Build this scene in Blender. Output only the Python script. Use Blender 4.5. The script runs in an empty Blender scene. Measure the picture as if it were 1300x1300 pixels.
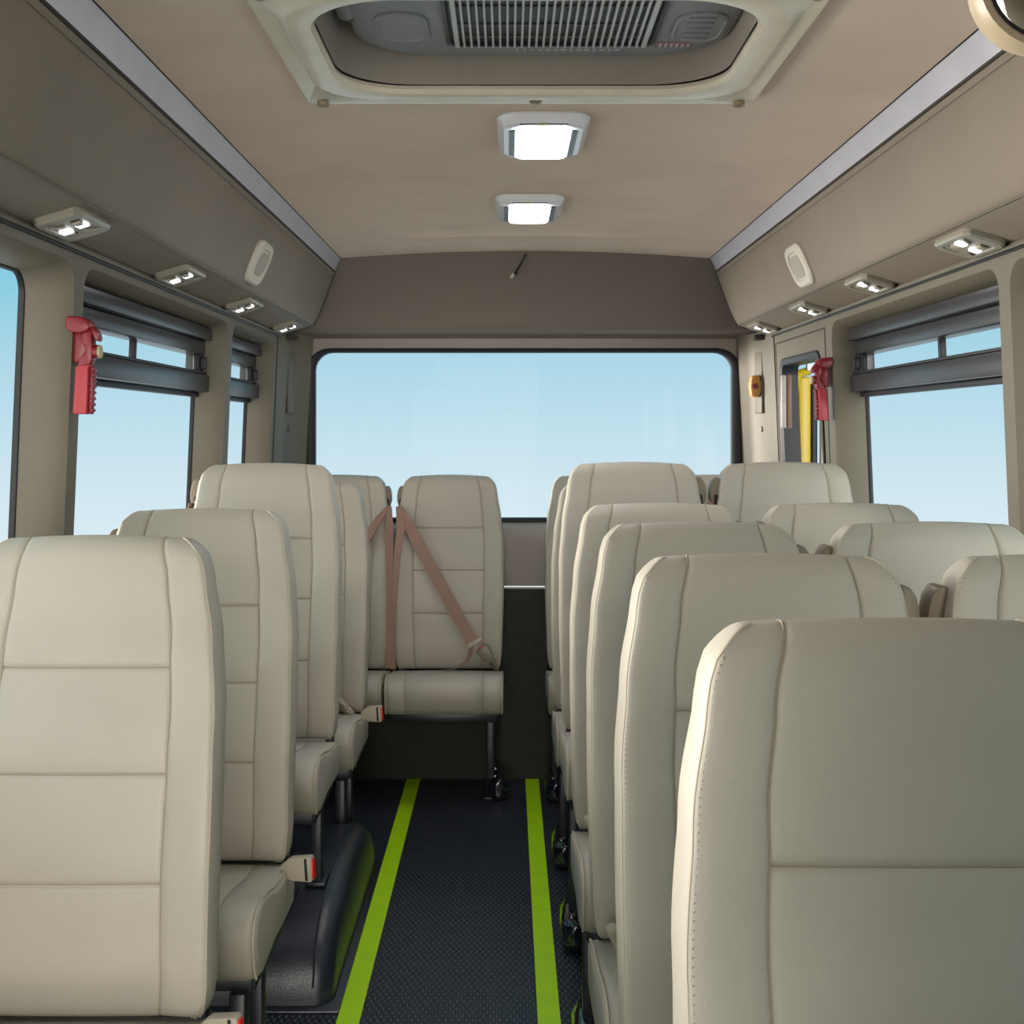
import bpy, bmesh, math, random
from mathutils import Vector, Matrix, noise
random.seed(7)
PI = math.pi
COL = bpy.context.scene.collection
CAMZ = 1.42
XC = 0.073            # centre line of the bus body
YF = -1.6             # front end of the built body
# ------------------------------------------------------------------ materials
def new_mat(name):
    m = bpy.data.materials.new(name); m.use_nodes = True
    nt = m.node_tree
    b = nt.nodes['Principled BSDF']
    return m, nt, b
def mat(name, col, rough=.5, metal=0., bump=0., scale=300., var=0., vscale=6., spec=.5, coat=0., emit=0., ecol=None):
    m, nt, b = new_mat(name)
    b.inputs['Base Color'].default_value = (*col, 1)
    b.inputs['Roughness'].default_value = rough
    b.inputs['Metallic'].default_value = metal
    b.inputs['Specular IOR Level'].default_value = spec
    b.inputs['Coat Weight'].default_value = coat
    b.inputs['Coat Roughness'].default_value = .15
    if emit:
        b.inputs['Emission Color'].default_value = (*(ecol or col), 1)
        b.inputs['Emission Strength'].default_value = emit
    tc = nt.nodes.new('ShaderNodeTexCoord')
    if bump:
        n = nt.nodes.new('ShaderNodeTexNoise'); n.inputs['Scale'].default_value = scale
        n.inputs['Detail'].default_value = 3
        nt.links.new(tc.outputs['Object'], n.inputs['Vector'])
        bp = nt.nodes.new('ShaderNodeBump'); bp.inputs['Strength'].default_value = bump
        bp.inputs['Distance'].default_value = .002
        nt.links.new(n.outputs['Fac'], bp.inputs['Height'])
        nt.links.new(bp.outputs['Normal'], b.inputs['Normal'])
    if var:
        n = nt.nodes.new('ShaderNodeTexNoise'); n.inputs['Scale'].default_value = vscale
        n.inputs['Detail'].default_value = 4
        nt.links.new(tc.outputs['Object'], n.inputs['Vector'])
        r = nt.nodes.new('ShaderNodeValToRGB')
        r.color_ramp.elements[0].position = .3; r.color_ramp.elements[1].position = .7
        r.color_ramp.elements[0].color = (*[c*(1-var) for c in col], 1)
        r.color_ramp.elements[1].color = (*[min(1, c*(1+var)) for c in col], 1)
        nt.links.new(n.outputs['Fac'], r.inputs['Fac'])
        nt.links.new(r.outputs['Color'], b.inputs['Base Color'])
    return m
M = {}
M['leather'] = mat('seat_leather', (.45, .412, .348), .46, bump=.25, scale=420, var=.04, vscale=5, spec=.45)
M['thread'] = mat('seat_thread', (.33, .28, .21), .7)
M['piping'] = mat('seat_piping', (.50, .44, .34), .6)
M['ceiling'] = mat('ceiling_fabric', (.76, .61, .495), .9, bump=.35, scale=500, var=.05, vscale=4, spec=.2)
M['locker'] = mat('locker_vinyl', (.235, .195, .155), .62, bump=.3, scale=450, var=.05, vscale=5, spec=.3)
M['wall'] = mat('wall_trim', (.148, .130, .098), .55, bump=.15, scale=400, var=.04, spec=.35)
M['header'] = mat('header_vinyl', (.19, .162, .138), .55, bump=.2, scale=400, var=.03, spec=.35)
M['sill'] = mat('sill_vinyl', (.30, .26, .235), .5, bump=.15, scale=400, var=.03)
M['carpet'] = mat('dark_carpet', (.05, .048, .04), .85, bump=.5, scale=600, var=.1, vscale=30, spec=.15)
M['alu'] = mat('brushed_alu', (.60, .59, .65), .42, metal=.3, bump=.05, scale=200, var=.05, vscale=9)
M['black'] = mat('black_rubber', (.012, .012, .016), .5, spec=.4)
M['black_gloss'] = mat('black_film', (.010, .012, .02), .12, bump=1., scale=38, spec=.7, coat=.6)
M['frame_metal'] = mat('dark_frame_paint', (.016, .018, .026), .38, spec=.5)
M['slider'] = mat('slider_frame_alu', (.045, .045, .048), .32, metal=.35, bump=.05, scale=150)
M['arch'] = mat('wheel_arch_vinyl', (.022, .026, .038), .33, bump=.35, scale=260, var=.15, vscale=8, spec=.6)
M['belt'] = mat('belt_webbing', (.33, .20, .155), .75, bump=.4, scale=700, var=.06, vscale=20)
M['buckle'] = mat('buckle_plastic', (.42, .37, .29), .38)
M['buckle_dark'] = mat('buckle_brown', (.20, .17, .13), .35)
M['red'] = mat('red_button', (.75, .015, .012), .35)
M['guide'] = mat('guide_plastic', (.22, .175, .125), .42, spec=.4)
M['hammer'] = mat('hammer_red', (.22, .008, .016), .35)
M['hammer_light'] = mat('hammer_handle_red', (.42, .025, .042), .4)
M['cap_yellow'] = mat('cap_yellow', (.42, .40, .22), .4)
M['grey_plastic'] = mat('grey_plastic', (.30, .30, .315), .5, bump=.3, scale=500, var=.06)
M['frame_beige'] = mat('hatch_beige', (.80, .71, .56), .24, bump=.12, scale=60, var=.06, vscale=14, spec=.6)
M['recess'] = mat('recess_vinyl', (.38, .33, .28), .8, var=.05)
M['speaker'] = mat('speaker_beige', (.60, .56, .48), .5)
M['reading'] = mat('reading_panel', (.30, .275, .22), .3, spec=.5)
M['lampshell'] = mat('lamp_shell', (.86, .85, .90), .15, spec=.7)
M['lens'] = mat('lamp_lens', (.95, .95, 1), .3, emit=32, ecol=(.93, .95, 1))
M['led'] = mat('led_light', (.95, .95, 1), .3, emit=2.2, ecol=(.92, .96, 1))
M['chrome'] = mat('chrome', (.8, .8, .82), .12, metal=1.)
M['bolt'] = mat('bolt_bronze', (.36, .29, .20), .4, metal=.4)
M['slat'] = mat('slat_light', (.62, .62, .62), .4)
M['green'] = mat('green_tape', (.56, 1.0, .005), .45, bump=.12, scale=90, var=.07, vscale=12, spec=.5)
M['yellow'] = mat('yellow_paint', (.48, .33, .0), .35, var=.05)
M['white'] = mat('white_paint', (.85, .85, .86), .4)
M['orange'] = mat('orange_lamp', (.70, .33, .08), .3)
M['darkred'] = mat('dark_red_lens', (.30, .03, .05), .3)
M['mirror_frame'] = mat('mirror_frame_beige', (.46, .37, .25), .35)
M['mirror'] = mat('mirror_glass', (.85, .85, .80), .04, metal=1.)
M['mark'] = mat('pale_mark', (.55, .55, .58), .5)
M['label_red'] = mat('red_label', (.32, .17, .17), .5)
M['groove'] = mat('groove_dark', (.045, .038, .03), .8)

def floor_mat():
    m, nt, b = new_mat('floor_rubber')
    N = nt.nodes; L = nt.links
    tc = N.new('ShaderNodeTexCoord'); sp = N.new('ShaderNodeSeparateXYZ'); L.new(tc.outputs['Object'], sp.inputs[0])
    def mth(op, a, bb=None):
        n = N.new('ShaderNodeMath'); n.operation = op
        if isinstance(a, (int, float)): n.inputs[0].default_value = a
        else: L.new(a, n.inputs[0])
        if bb is not None:
            if isinstance(bb, (int, float)): n.inputs[1].default_value = bb
            else: L.new(bb, n.inputs[1])
        return n.outputs[0]
    cx = mth('COSINE', mth('MULTIPLY', sp.outputs[0], 2*PI/.0165))
    cy = mth('COSINE', mth('MULTIPLY', sp.outputs[1], 2*PI/.040))
    f = mth('MULTIPLY', cx, cy)
    mr = N.new('ShaderNodeMapRange'); mr.inputs['From Min'].default_value = .05; mr.inputs['From Max'].default_value = .45
    mr.interpolation_type = 'SMOOTHSTEP'
    L.new(f, mr.inputs['Value'])
    bp = N.new('ShaderNodeBump'); bp.inputs['Strength'].default_value = .9; bp.inputs['Distance'].default_value = .0035
    L.new(mr.outputs[0], bp.inputs['Height']); L.new(bp.outputs[0], b.inputs['Normal'])
    mx = N.new('ShaderNodeMix'); mx.data_type = 'RGBA'
    mx.inputs[6].default_value = (.013, .017, .031, 1); mx.inputs[7].default_value = (.085, .095, .12, 1)  # raised dots coloured lighter to paint in their glossy highlights
    L.new(mr.outputs[0], mx.inputs[0]); L.new(mx.outputs[2], b.inputs['Base Color'])
    b.inputs['Roughness'].default_value = .36
    b.inputs['Specular IOR Level'].default_value = .55
    return m
M['floor'] = floor_mat()
def glass_mat():
    m, nt, b = new_mat('window_glass')
    N = nt.nodes; L = nt.links
    N.remove(b)
    t = N.new('ShaderNodeBsdfTransparent'); g = N.new('ShaderNodeBsdfGlossy'); g.inputs['Roughness'].default_value = .02
    t.inputs['Color'].default_value = (.985, .992, .992, 1)
    mx = N.new('ShaderNodeMixShader')
    mx.inputs[0].default_value = .0015; L.new(t.outputs[0], mx.inputs[1]); L.new(g.outputs[0], mx.inputs[2])
    L.new(mx.outputs[0], N['Material Output'].inputs['Surface'])
    return m
M['glass'] = glass_mat()

# ------------------------------------------------------------------ helpers
def finish(bm, name, m, parent=None, loc=(0, 0, 0), smooth=True, angle=40, dbl=0):
    if dbl: bmesh.ops.remove_doubles(bm, verts=bm.verts, dist=dbl)
    bmesh.ops.recalc_face_normals(bm, faces=bm.faces)
    me = bpy.data.meshes.new(name); bm.to_mesh(me); bm.free()
    if isinstance(m, (list, tuple)):
        for x in m: me.materials.append(x)
    else: me.materials.append(m)
    if smooth:
        for p in me.polygons: p.use_smooth = True
        me.set_sharp_from_angle(angle=math.radians(angle))
    return place(me, name, parent, loc)
def place(me, name, parent=None, loc=(0, 0, 0)):
    o = bpy.data.objects.new(name, me); COL.objects.link(o)
    o.location = loc
    if parent: o.parent = parent
    return o
def tag(o, label, cat, group=None):
    o['label'] = label; o['category'] = cat
    if group: o['group'] = group
    return o
def thing(name, label, cat, loc=(0, 0, 0), group=None):
    o = bpy.data.objects.new(name, None); COL.objects.link(o); o.location = loc; o.empty_display_size = .05
    return tag(o, label, cat, group)
def struct(o):
    o['kind'] = 'structure'; return o
def box_into(bm, c, s, bev=0, seg=2, rot=None):
    t = bmesh.new()
    bmesh.ops.create_cube(t, size=1)
    for v in t.verts: v.co = Vector((v.co.x*s[0], v.co.y*s[1], v.co.z*s[2]))
    if bev: bmesh.ops.bevel(t, geom=t.edges[:], offset=min(bev, min(s)*.49), segments=seg, affect='EDGES', profile=.5)
    for v in t.verts:
        if rot is not None: v.co = rot @ v.co
        v.co += Vector(c)
    merge(bm, t)
def merge(bm, t):
    mp = {}
    for v in t.verts: mp[v] = bm.verts.new(v.co)
    for f in t.faces:
        try: nf = bm.faces.new([mp[v] for v in f.verts]); nf.material_index = f.material_index
        except ValueError: pass
    t.free()
def box(name, c, s, m, parent=None, bev=0, seg=2, loc=(0, 0, 0), rot=None):
    bm = bmesh.new(); box_into(bm, c, s, bev, seg, rot)
    return finish(bm, name, m, parent, loc)
def frame_of(t):
    t = t.normalized(); a = Vector((0, 0, 1)) if abs(t.z) < .9 else Vector((1, 0, 0))
    u = t.cross(a).normalized(); return u, t.cross(u).normalized()
def tube_into(bm, pts, r, n=8, cap=True):
    pts = [Vector(p) for p in pts]; rings = []
    for i, p in enumerate(pts):
        t = (pts[min(i+1, len(pts)-1)] - pts[max(i-1, 0)])
        u, v = frame_of(t)
        if rings:
            # keep the frame from twisting
            u = (pu - t.normalized()*pu.dot(t.normalized())).normalized(); v = t.normalized().cross(u)
        pu = u
        rr = r[i] if isinstance(r, (list, tuple)) else r
        rings.append([bm.verts.new(p + (u*math.cos(2*PI*k/n) + v*math.sin(2*PI*k/n))*rr) for k in range(n)])
    for a, b in zip(rings, rings[1:]):
        for k in range(n): bm.faces.new((a[k], a[(k+1) % n], b[(k+1) % n], b[k]))
    if cap: bm.faces.new(rings[0]); bm.faces.new(rings[-1])
def tube(name, pts, r, m, parent=None, n=8, loc=(0, 0, 0)):
    bm = bmesh.new(); tube_into(bm, pts, r, n); return finish(bm, name, m, parent, loc, angle=60)
def cyl_into(bm, a, b, r, n=16): tube_into(bm, [a, b], r, n)
def extrude_into(bm, poly, axis, a, b, bev=0, seg=2):
    """poly: 2D points in the plane of the other two axes, extruded along axis from a to b"""
    t = bmesh.new()
    def P(p, q):
        return {'x': Vector((q, p[0], p[1])), 'y': Vector((p[0], q, p[1])), 'z': Vector((p[0], p[1], q))}[axis]
    A = [t.verts.new(P(p, a)) for p in poly]; B = [t.verts.new(P(p, b)) for p in poly]
    n = len(poly)
    t.faces.new(A); t.faces.new(B[::-1])
    for i in range(n): t.faces.new((A[i], A[(i+1) % n], B[(i+1) % n], B[i]))
    bmesh.ops.recalc_face_normals(t, faces=t.faces)
    if bev:
        geom = [e for e in t.edges if e.calc_face_angle(0) > math.radians(18)]
        bmesh.ops.bevel(t, geom=geom, offset=bev, segments=seg, affect='EDGES', profile=.5, clamp_overlap=True)
    merge(bm, t)
def extr(name, poly, axis, a, b, m, parent=None, bev=0, seg=2, loc=(0, 0, 0)):
    bm = bmesh.new(); extrude_into(bm, poly, axis, a, b, bev, seg); return finish(bm, name, m, parent, loc)
def rr(cx, cy, hw, hh, r, n=6):
    r = max(min(r, hw, hh), 1e-4); pts = []
    for (sx, sy, a0) in ((1, 1, 0), (-1, 1, 90), (-1, -1, 180), (1, -1, 270)):
        for k in range(n+1):
            a = math.radians(a0 + 90*k/n)
            pts.append((cx + sx*(hw-r) + r*math.cos(a), cy + sy*(hh-r) + r*math.sin(a)))
    return pts
def rect_match(x0, x1, y0, y1, n=6):
    pts = []
    for (x, y) in ((x1, y1), (x0, y1), (x0, y0), (x1, y0)): pts += [(x, y)]*(n+1)
    return pts
def loops_into(bm, loops, cap0=False, cap1=False, closed=False):
    vs = [[bm.verts.new(p) for p in lp] for lp in loops]
    n = len(vs[0]); pairs = list(zip(vs, vs[1:]))
    if closed: pairs.append((vs[-1], vs[0]))
    for a, b in pairs:
        for k in range(n): bm.faces.new((a[k], a[(k+1) % n], b[(k+1) % n], b[k]))
    if cap0: bm.faces.new(vs[0])
    if cap1: bm.faces.new(vs[-1])
def lerp(tab, x):
    if x <= tab[0][0]: return tab[0][1]
    for (a, va), (b, vb) in zip(tab, tab[1:]):
        if x <= b:
            t = (x-a)/(b-a); t = t*t*(3-2*t)*.6 + t*.4
            return va + (vb-va)*t
    return tab[-1][1]

# ------------------------------------------------------------------ world: pale blue sky, plus bright lobes added at side and front to light the cabin
w = bpy.data.worlds.new('sky'); bpy.context.scene.world = w; w.use_nodes = True
nt = w.node_tree; N = nt.nodes; L = nt.links
bg = N['Background']
tc = N.new('ShaderNodeTexCoord'); sp = N.new('ShaderNodeSeparateXYZ'); L.new(tc.outputs['Generated'], sp.inputs[0])
mr = N.new('ShaderNodeMapRange'); mr.inputs['From Min'].default_value = -.075; mr.inputs['From Max'].default_value = .125
L.new(sp.outputs['Z'], mr.inputs['Value'])
cr = N.new('ShaderNodeValToRGB'); L.new(mr.outputs[0], cr.inputs['Fac'])
def s2l(c): return tuple(((v/255)/12.92 if v/255 <= .04045 else (((v/255)+.055)/1.055)**2.4) for v in c)
e = cr.color_ramp.elements
e[0].position = 0; e[0].color = (*s2l((219, 237, 245)), 1)
e[1].position = 1; e[1].color = (*s2l((130, 204, 226)), 1)
for p, c in ((.35, (198, 227, 240)), (.68, (172, 216, 233))):
    k = e.new(p); k.color = (*s2l(c), 1)
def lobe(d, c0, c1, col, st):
    """an added bright light lobe around direction d"""
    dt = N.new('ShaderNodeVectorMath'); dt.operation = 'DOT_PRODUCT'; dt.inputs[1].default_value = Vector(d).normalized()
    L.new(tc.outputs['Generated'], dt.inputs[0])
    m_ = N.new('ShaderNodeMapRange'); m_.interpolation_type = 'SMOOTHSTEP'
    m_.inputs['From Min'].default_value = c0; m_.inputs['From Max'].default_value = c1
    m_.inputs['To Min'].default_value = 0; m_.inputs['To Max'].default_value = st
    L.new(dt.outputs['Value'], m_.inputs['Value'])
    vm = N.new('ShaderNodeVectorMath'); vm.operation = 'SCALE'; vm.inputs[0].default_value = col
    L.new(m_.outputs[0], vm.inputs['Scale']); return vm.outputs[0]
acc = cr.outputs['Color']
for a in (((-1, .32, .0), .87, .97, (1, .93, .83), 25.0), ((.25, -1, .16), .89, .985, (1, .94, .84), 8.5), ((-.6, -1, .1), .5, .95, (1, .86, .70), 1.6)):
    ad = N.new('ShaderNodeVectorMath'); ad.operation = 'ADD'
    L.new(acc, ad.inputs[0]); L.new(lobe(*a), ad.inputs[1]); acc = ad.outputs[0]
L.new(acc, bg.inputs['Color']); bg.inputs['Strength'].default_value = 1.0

# ------------------------------------------------------------------ camera
cam = bpy.data.cameras.new('camera'); co = bpy.data.objects.new('camera', cam); COL.objects.link(co)
co.location = (0, 0, CAMZ); co.rotation_euler = (PI/2, 0, 0)
cam.sensor_width = 36; cam.lens = 36*1600/1300; cam.shift_x = 6/1300; cam.shift_y = -102/1300
cam.clip_start = .02
bpy.context.scene.camera = co
vs = bpy.context.scene.view_settings
vs.view_transform = 'Standard'; vs.look = 'None'; vs.gamma = 1; vs.exposure = 0; vs.use_curve_mapping = False

# ------------------------------------------------------------------ body shell
def WX(side, z, q=0.): return XC + side*(.978 + .042*(1.77 - max(z, .9)) + q)
def side_wall(side, nm, cells):
    bm = bmesh.new()
    z0, z1 = .85, 1.84
    n = 6
    for (c0, c1, o0, o1, oz0, oz1, rad, reveal) in cells:
        cy, hy = (o0+o1)/2, (o1-o0)/2; cz, hz = (oz0+oz1)/2, (oz1-oz0)/2
        prof = ((0, 0, 0), (.003, .006, 0), (.010, .020, 0), (.016, .045, 0), (.024, .098, 0), (.024, .103, 0)) if reveal else ((0, 0, 0), (.0, .05, 0))
        loops = [[Vector((WX(side, z), y, z)) for y, z in rect_match(c0, c1, z0, z1, n)]]
        for ins, q, _ in prof:
            loops.append([Vector((WX(side, z, q), y, z)) for y, z in rr(cy, cz, hy-ins, hz-ins, rad-ins*.3, n)])
        loops_into(bm, loops)
    # waist to floor
    ya, yb = cells[0][0], cells[-1][1]
    zs = (.85, .5, 0)
    for za, zb in zip(zs, zs[1:]):
        bm.faces.new([bm.verts.new(p) for p in (Vector((WX(side, za), ya, za)), Vector((WX(side, za), yb, za)), Vector((WX(side, zb), yb, zb)), Vector((WX(side, zb), ya, zb)))])
    return struct(finish(bm, nm, M['wall'], dbl=1e-5, angle=35))
Z0, Z1 = .93, 1.775
openL = [(-1.45, -.30), (-.24, 1.14), (1.20, 2.64), (2.70, 4.09), (4.16, 4.91)]
edges = [YF, -.27, 1.17, 2.67, 4.125, 5.26]
cl = [(edges[i], edges[i+1], *openL[i], Z0, Z1, .055, True) for i in range(5)]
side_wall(-1, 'wall_left', cl)
cr_ = cl[:4] + [(edges[4], edges[5], 4.24, 4.86, .93, 1.69, .06, False)]
side_wall(1, 'wall_right', cr_)

def pane_obj(side, y0, y1, z0, z1, q, name, parent, th=.005, r=.04):
    bm = bmesh.new(); cy, hy, cz, hz = (y0+y1)/2, (y1-y0)/2, (z0+z1)/2, (z1-z0)/2
    a = [Vector((WX(side, z, q), y, z)) for y, z in rr(cy, cz, hy, hz, r)]
    b = [Vector((WX(side, z, q+th), y, z)) for y, z in rr(cy, cz, hy, hz, r)]
    loops_into(bm, [a, b], True, True)
    return finish(bm, name, M['glass'], parent)
def ring_obj(side, y0, y1, z0, z1, w_, q0, q1, name, m, parent, r=.05):
    bm = bmesh.new(); cy, hy, cz, hz = (y0+y1)/2, (y1-y0)/2, (z0+z1)/2, (z1-z0)/2
    lp = []
    for ins, q in ((0, q1), (0, q0), (w_*.3, q0-.002), (w_*.8, q0), (w_, q0+.004), (w_, q1)):
        lp.append([Vector((WX(side, z, q), y, z)) for y, z in rr(cy, cz, hy-ins, hz-ins, max(r-ins, .01))])
    loops_into(bm, lp, closed=True)
    return finish(bm, name, m, parent)
def rail_obj(side, y0, y1, z0, z1, q0, q1, name, m, parent, bev=.006, groove=0):
    """a horizontal or vertical bar that follows the leaning wall"""
    bm = bmesh.new()
    poly = [(q0, z0), (q0, z1), (q1, z1), (q1, z0)]
    t = bmesh.new(); extrude_into(t, poly, 'y', y0, y1, bev, 2)
    for v in t.verts:
        v.co.x = WX(side, v.co.z, v.co.x)
    merge(bm, t)
    return finish(bm, name, m, parent)
def window(idx, side, o, slider, div=None):
    y0, y1 = o
    e_ = bpy.data.objects.new('window_%d' % idx, None); COL.objects.link(e_); struct(e_); e_.empty_display_size = .05
    e_.location = (WX(side, 1.3, .1), (y0+y1)/2, 1.3)
    tmp = []
    tmp.append(ring_obj(side, y0+.018, y1-.018, Z0+.018, Z1-.018, .010, .094, .106, 'window_seal', M['black'], None))
    if not slider:
        tmp.append(pane_obj(side, y0+.025, y1-.025, Z0+.025, Z1-.025, .100, 'pane', None))
    else:
        ya, yb = y0+.026, y1-.012
        tmp.append(pane_obj(side, ya, yb-.012, Z0+.025, 1.55, .100, 'pane', None, r=.02))
        # top rail, made of two steps
        tmp.append(rail_obj(side, ya, yb-.008, 1.712, 1.750, .045, .13, 'top_rail', M['slider'], None, .003))
        tmp.append(rail_obj(side, ya, yb-.016, 1.668, 1.710, .065, .125, 'slider_track', M['slider'], None, .003))
        tr = rail_obj(side, ya, yb, 1.548, 1.602, .050, .13, 'transom_rail', M['slider'], None, .004); tmp.append(tr)
        tmp.append(rail_obj(side, ya, yb-.005, 1.532, 1.546, .080, .11, 'transom_lip', M['black'], None, .003))
        tmp.append(rail_obj(side, ya, yb-.01, 1.604, 1.612, .058, .12, 'transom_lip', M['black'], None, .002))
        tmp.append(rail_obj(side, yb-.03, yb-.005, 1.56, 1.74, .07, .125, 'side_rail', M['slider'], None))
        if div:
            tmp.append(rail_obj(side, div-.008, div+.008, 1.600, 1.672, .094, .112, 'divider', M['black'], None, .002))
            tmp.append(pane_obj(side, ya, div, 1.602, 1.672, .113, 'sliding_pane', None, r=.01))
            tmp.append(pane_obj(side, div, yb-.03, 1.602, 1.672, .103, 'sliding_pane', None, r=.01))
        else:
            tmp.append(pane_obj(side, ya, yb-.03, 1.602, 1.672, .108, 'sliding_pane', None, r=.01))
        lt = bmesh.new()
        box_into(lt, (WX(side, 1.63, .078), yb-.055, 1.638), (.022, .040, .062), .008)
        box_into(lt, (WX(side, 1.63, .058), yb-.060, 1.638), (.022, .012, .040), .005)
        tmp.append(finish(lt, 'latch', M['black'], None))
    for t in tmp:
        t.parent = e_; t.matrix_parent_inverse = Matrix.Translation(-Vector(e_.location))
    return e_
wi = 1
for i, o in enumerate(openL):
    window(wi, -1, o, i >= 3, 3.41 if i == 3 else None); wi += 1
for i, o in enumerate(openL[:4]):
    window(wi, 1, o, i == 3, 3.36 if i == 3 else None); wi += 1

# brown sash edge in the right sliding window is part of the window; bright door window at the right rear
door = bpy.data.objects.new('door_1', None); COL.objects.link(door); struct(door); door.location = (0, 0, 0)
ring_obj(1, 4.232, 4.868, .92, 1.698, .026, -.006, .06, 'window_seal', M['black'], door, r=.065)
pane_obj(1, 4.25, 4.85, .95, 1.68, .05, 'pane', door)
for a, b_ in (((4.175, .9), (4.175, 1.765)), ((4.935, .9), (4.935, 1.765))):
    rail_obj(1, a[0]-.005, a[0]+.005, a[1], b_[1], -.0015, .01, 'door_gap', M['groove'], door, 0)
rail_obj(1, 4.175, 4.935, 1.760, 1.766, -.0015, .01, 'door_gap', M['groove'], door, 0)
# yellow painted body edge, black seals and a white panel put in for bright sky seen through that window
yp = thing('yellow_door_pillar', 'bright yellow painted pillar seen through the small right rear window', 'pillar', (1.155, 5.02, .9))
bm = bmesh.new()
tube_into(bm, [(-.012, 0, 0), (-.012, 0, .66), (-.008, -.004, .72), (.008, -.012, .752), (.045, -.02, .762)], .017, 10)
finish(bm, 'door_edge', M['yellow'], yp)
box('pillar_face', (.031, .02, .37), (.050, .04, .74), M['yellow'], yp, .010)
bm = bmesh.new(); box_into(bm, (.070, .02, .37), (.024, .04, .74), .008); finish(bm, 'rubber_seal', M['black'], yp)
bm = bmesh.new(); box_into(bm, (-.052, .03, .40), (.06, .05, .84), .008); finish(bm, 'rubber_seal', M['black'], yp)
wp = thing('bright_sky_panel', 'white panel put in for bright sky beside the yellow pillar in the small right rear window', 'door edge', (1.268, 5.00, .9))
box('sky_panel', (0, 0, .36), (.054, .04, .72), M['white'], wp, .01)
box('top_panel', (-.03, -.01, .775), (.11, .03, .03), M['white'], wp, .008)
hd = thing('grab_handle', 'ribbed pinkish grey grab handle inside the small right rear window', 'handle', (1.032, 4.71, 1.432))
bm = bmesh.new(); box_into(bm, (0, 0, .10), (.020, .024, .20), .008)
for k in range(12): box_into(bm, (0, -.011, .02+k*.0145), (.016, .006, .008), .002)
finish(bm, 'grip', mat('handle_pink', (.52, .44, .42), .5, bump=.3, scale=200), hd)
box('handle_back', (.022, .008, .10), (.02, .030, .205), mat('handle_brown', (.22, .12, .08), .5), hd, .007)

# floor, tapes
bm = bmesh.new(); box_into(bm, (XC, (YF+5.25)/2, -.03), (2.2, 5.25-YF, .06)); struct(finish(bm, 'floor', M['floor'], smooth=False))
# ceiling with a hatch opening
HX0, HX1, HY0, HY1 = -.355, .455, 2.03, 2.65
def CZ(x): return 2.118 + .030*(1-((x-XC)/.742)**2)
bm = bmesh.new()
xs = sorted({-.669+1.485*i/24 for i in range(25)} | {HX0, HX1})
ys = [YF, 0, 1.5, HY0, 2.4, HY1, 3.5, 4.3] + [4.50, 4.54, 4.56, 4.58, 4.60, 4.63] + [4.85, 5.08]
grid = {}
for j, y in enumerate(ys):
    for i, x in enumerate(xs):
        u = (x-XC)/.52
        rid = 0
        if abs(u) < 1: rid = {4.54: .002, 4.56: .010, 4.58: .017, 4.60: .004}.get(y, 0)*min(1, (1-abs(u))*4)
        grid[i, j] = bm.verts.new((x, y, CZ(x) - rid))
for j in range(len(ys)-1):
    for i in range(len(xs)-1):
        if HX0-1e-6 <= xs[i] and xs[i+1] <= HX1+1e-6 and HY0-1e-6 <= ys[j] and ys[j+1] <= HY1+1e-6: continue
        bm.faces.new((grid[i, j], grid[i+1, j], grid[i+1, j+1], grid[i, j+1]))
struct(finish(bm, 'ceiling', M['ceiling'], angle=30))
# roof skin above everything keeps daylight out
bm = bmesh.new(); box_into(bm, (XC, (YF+5.35)/2, 2.50), (2.15, 5.35-YF, .03))
for s in (-1, 1): box_into(bm, (XC+s*1.06, (YF+5.35)/2, 2.16), (.03, 5.35-YF, .68))
box_into(bm, (XC, 5.35, 2.16), (2.15, .03, .68))
struct(finish(bm, 'trim_1', M['white'], smooth=False))

# aluminium strips beside the ceiling
for k, s in ((2, -1), (3, 1)):
    a = (XC+s*.742, 2.119); b_ = (XC+s*.768, 2.064)
    bm = bmesh.new()
    mid = ((a[0]+b_[0])/2+s*.004, (a[1]+b_[1])/2+.004)
    pa = (a[0]+(b_[0]-a[0])*.06, a[1]+(b_[1]-a[1])*.06); pb = (a[0]+(b_[0]-a[0])*.93, a[1]+(b_[1]-a[1])*.93)
    poly = [pa, (mid[0]+s*-.004, mid[1]-.001), pb, (pb[0]+s*.01, pb[1]+.008), (pa[0]+s*.012, pa[1]+.01)]
    extrude_into(bm, poly, 'y', YF, 5.07)
    so = struct(finish(bm, 'trim_%d' % k, M['alu'], angle=20))
    bm = bmesh.new()
    tube_into(bm, [(a[0]+s*.001, YF, a[1]+.001), (a[0]+s*.001, 5.07, a[1]+.001)], .0028, 6)
    tube_into(bm, [(b_[0]+s*.001, YF, b_[1]+.002), (b_[0]+s*.001, 5.07, b_[1]+.002)], .0038, 6)
    finish(bm, 'shadow_gap', M['groove'], so)
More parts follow.
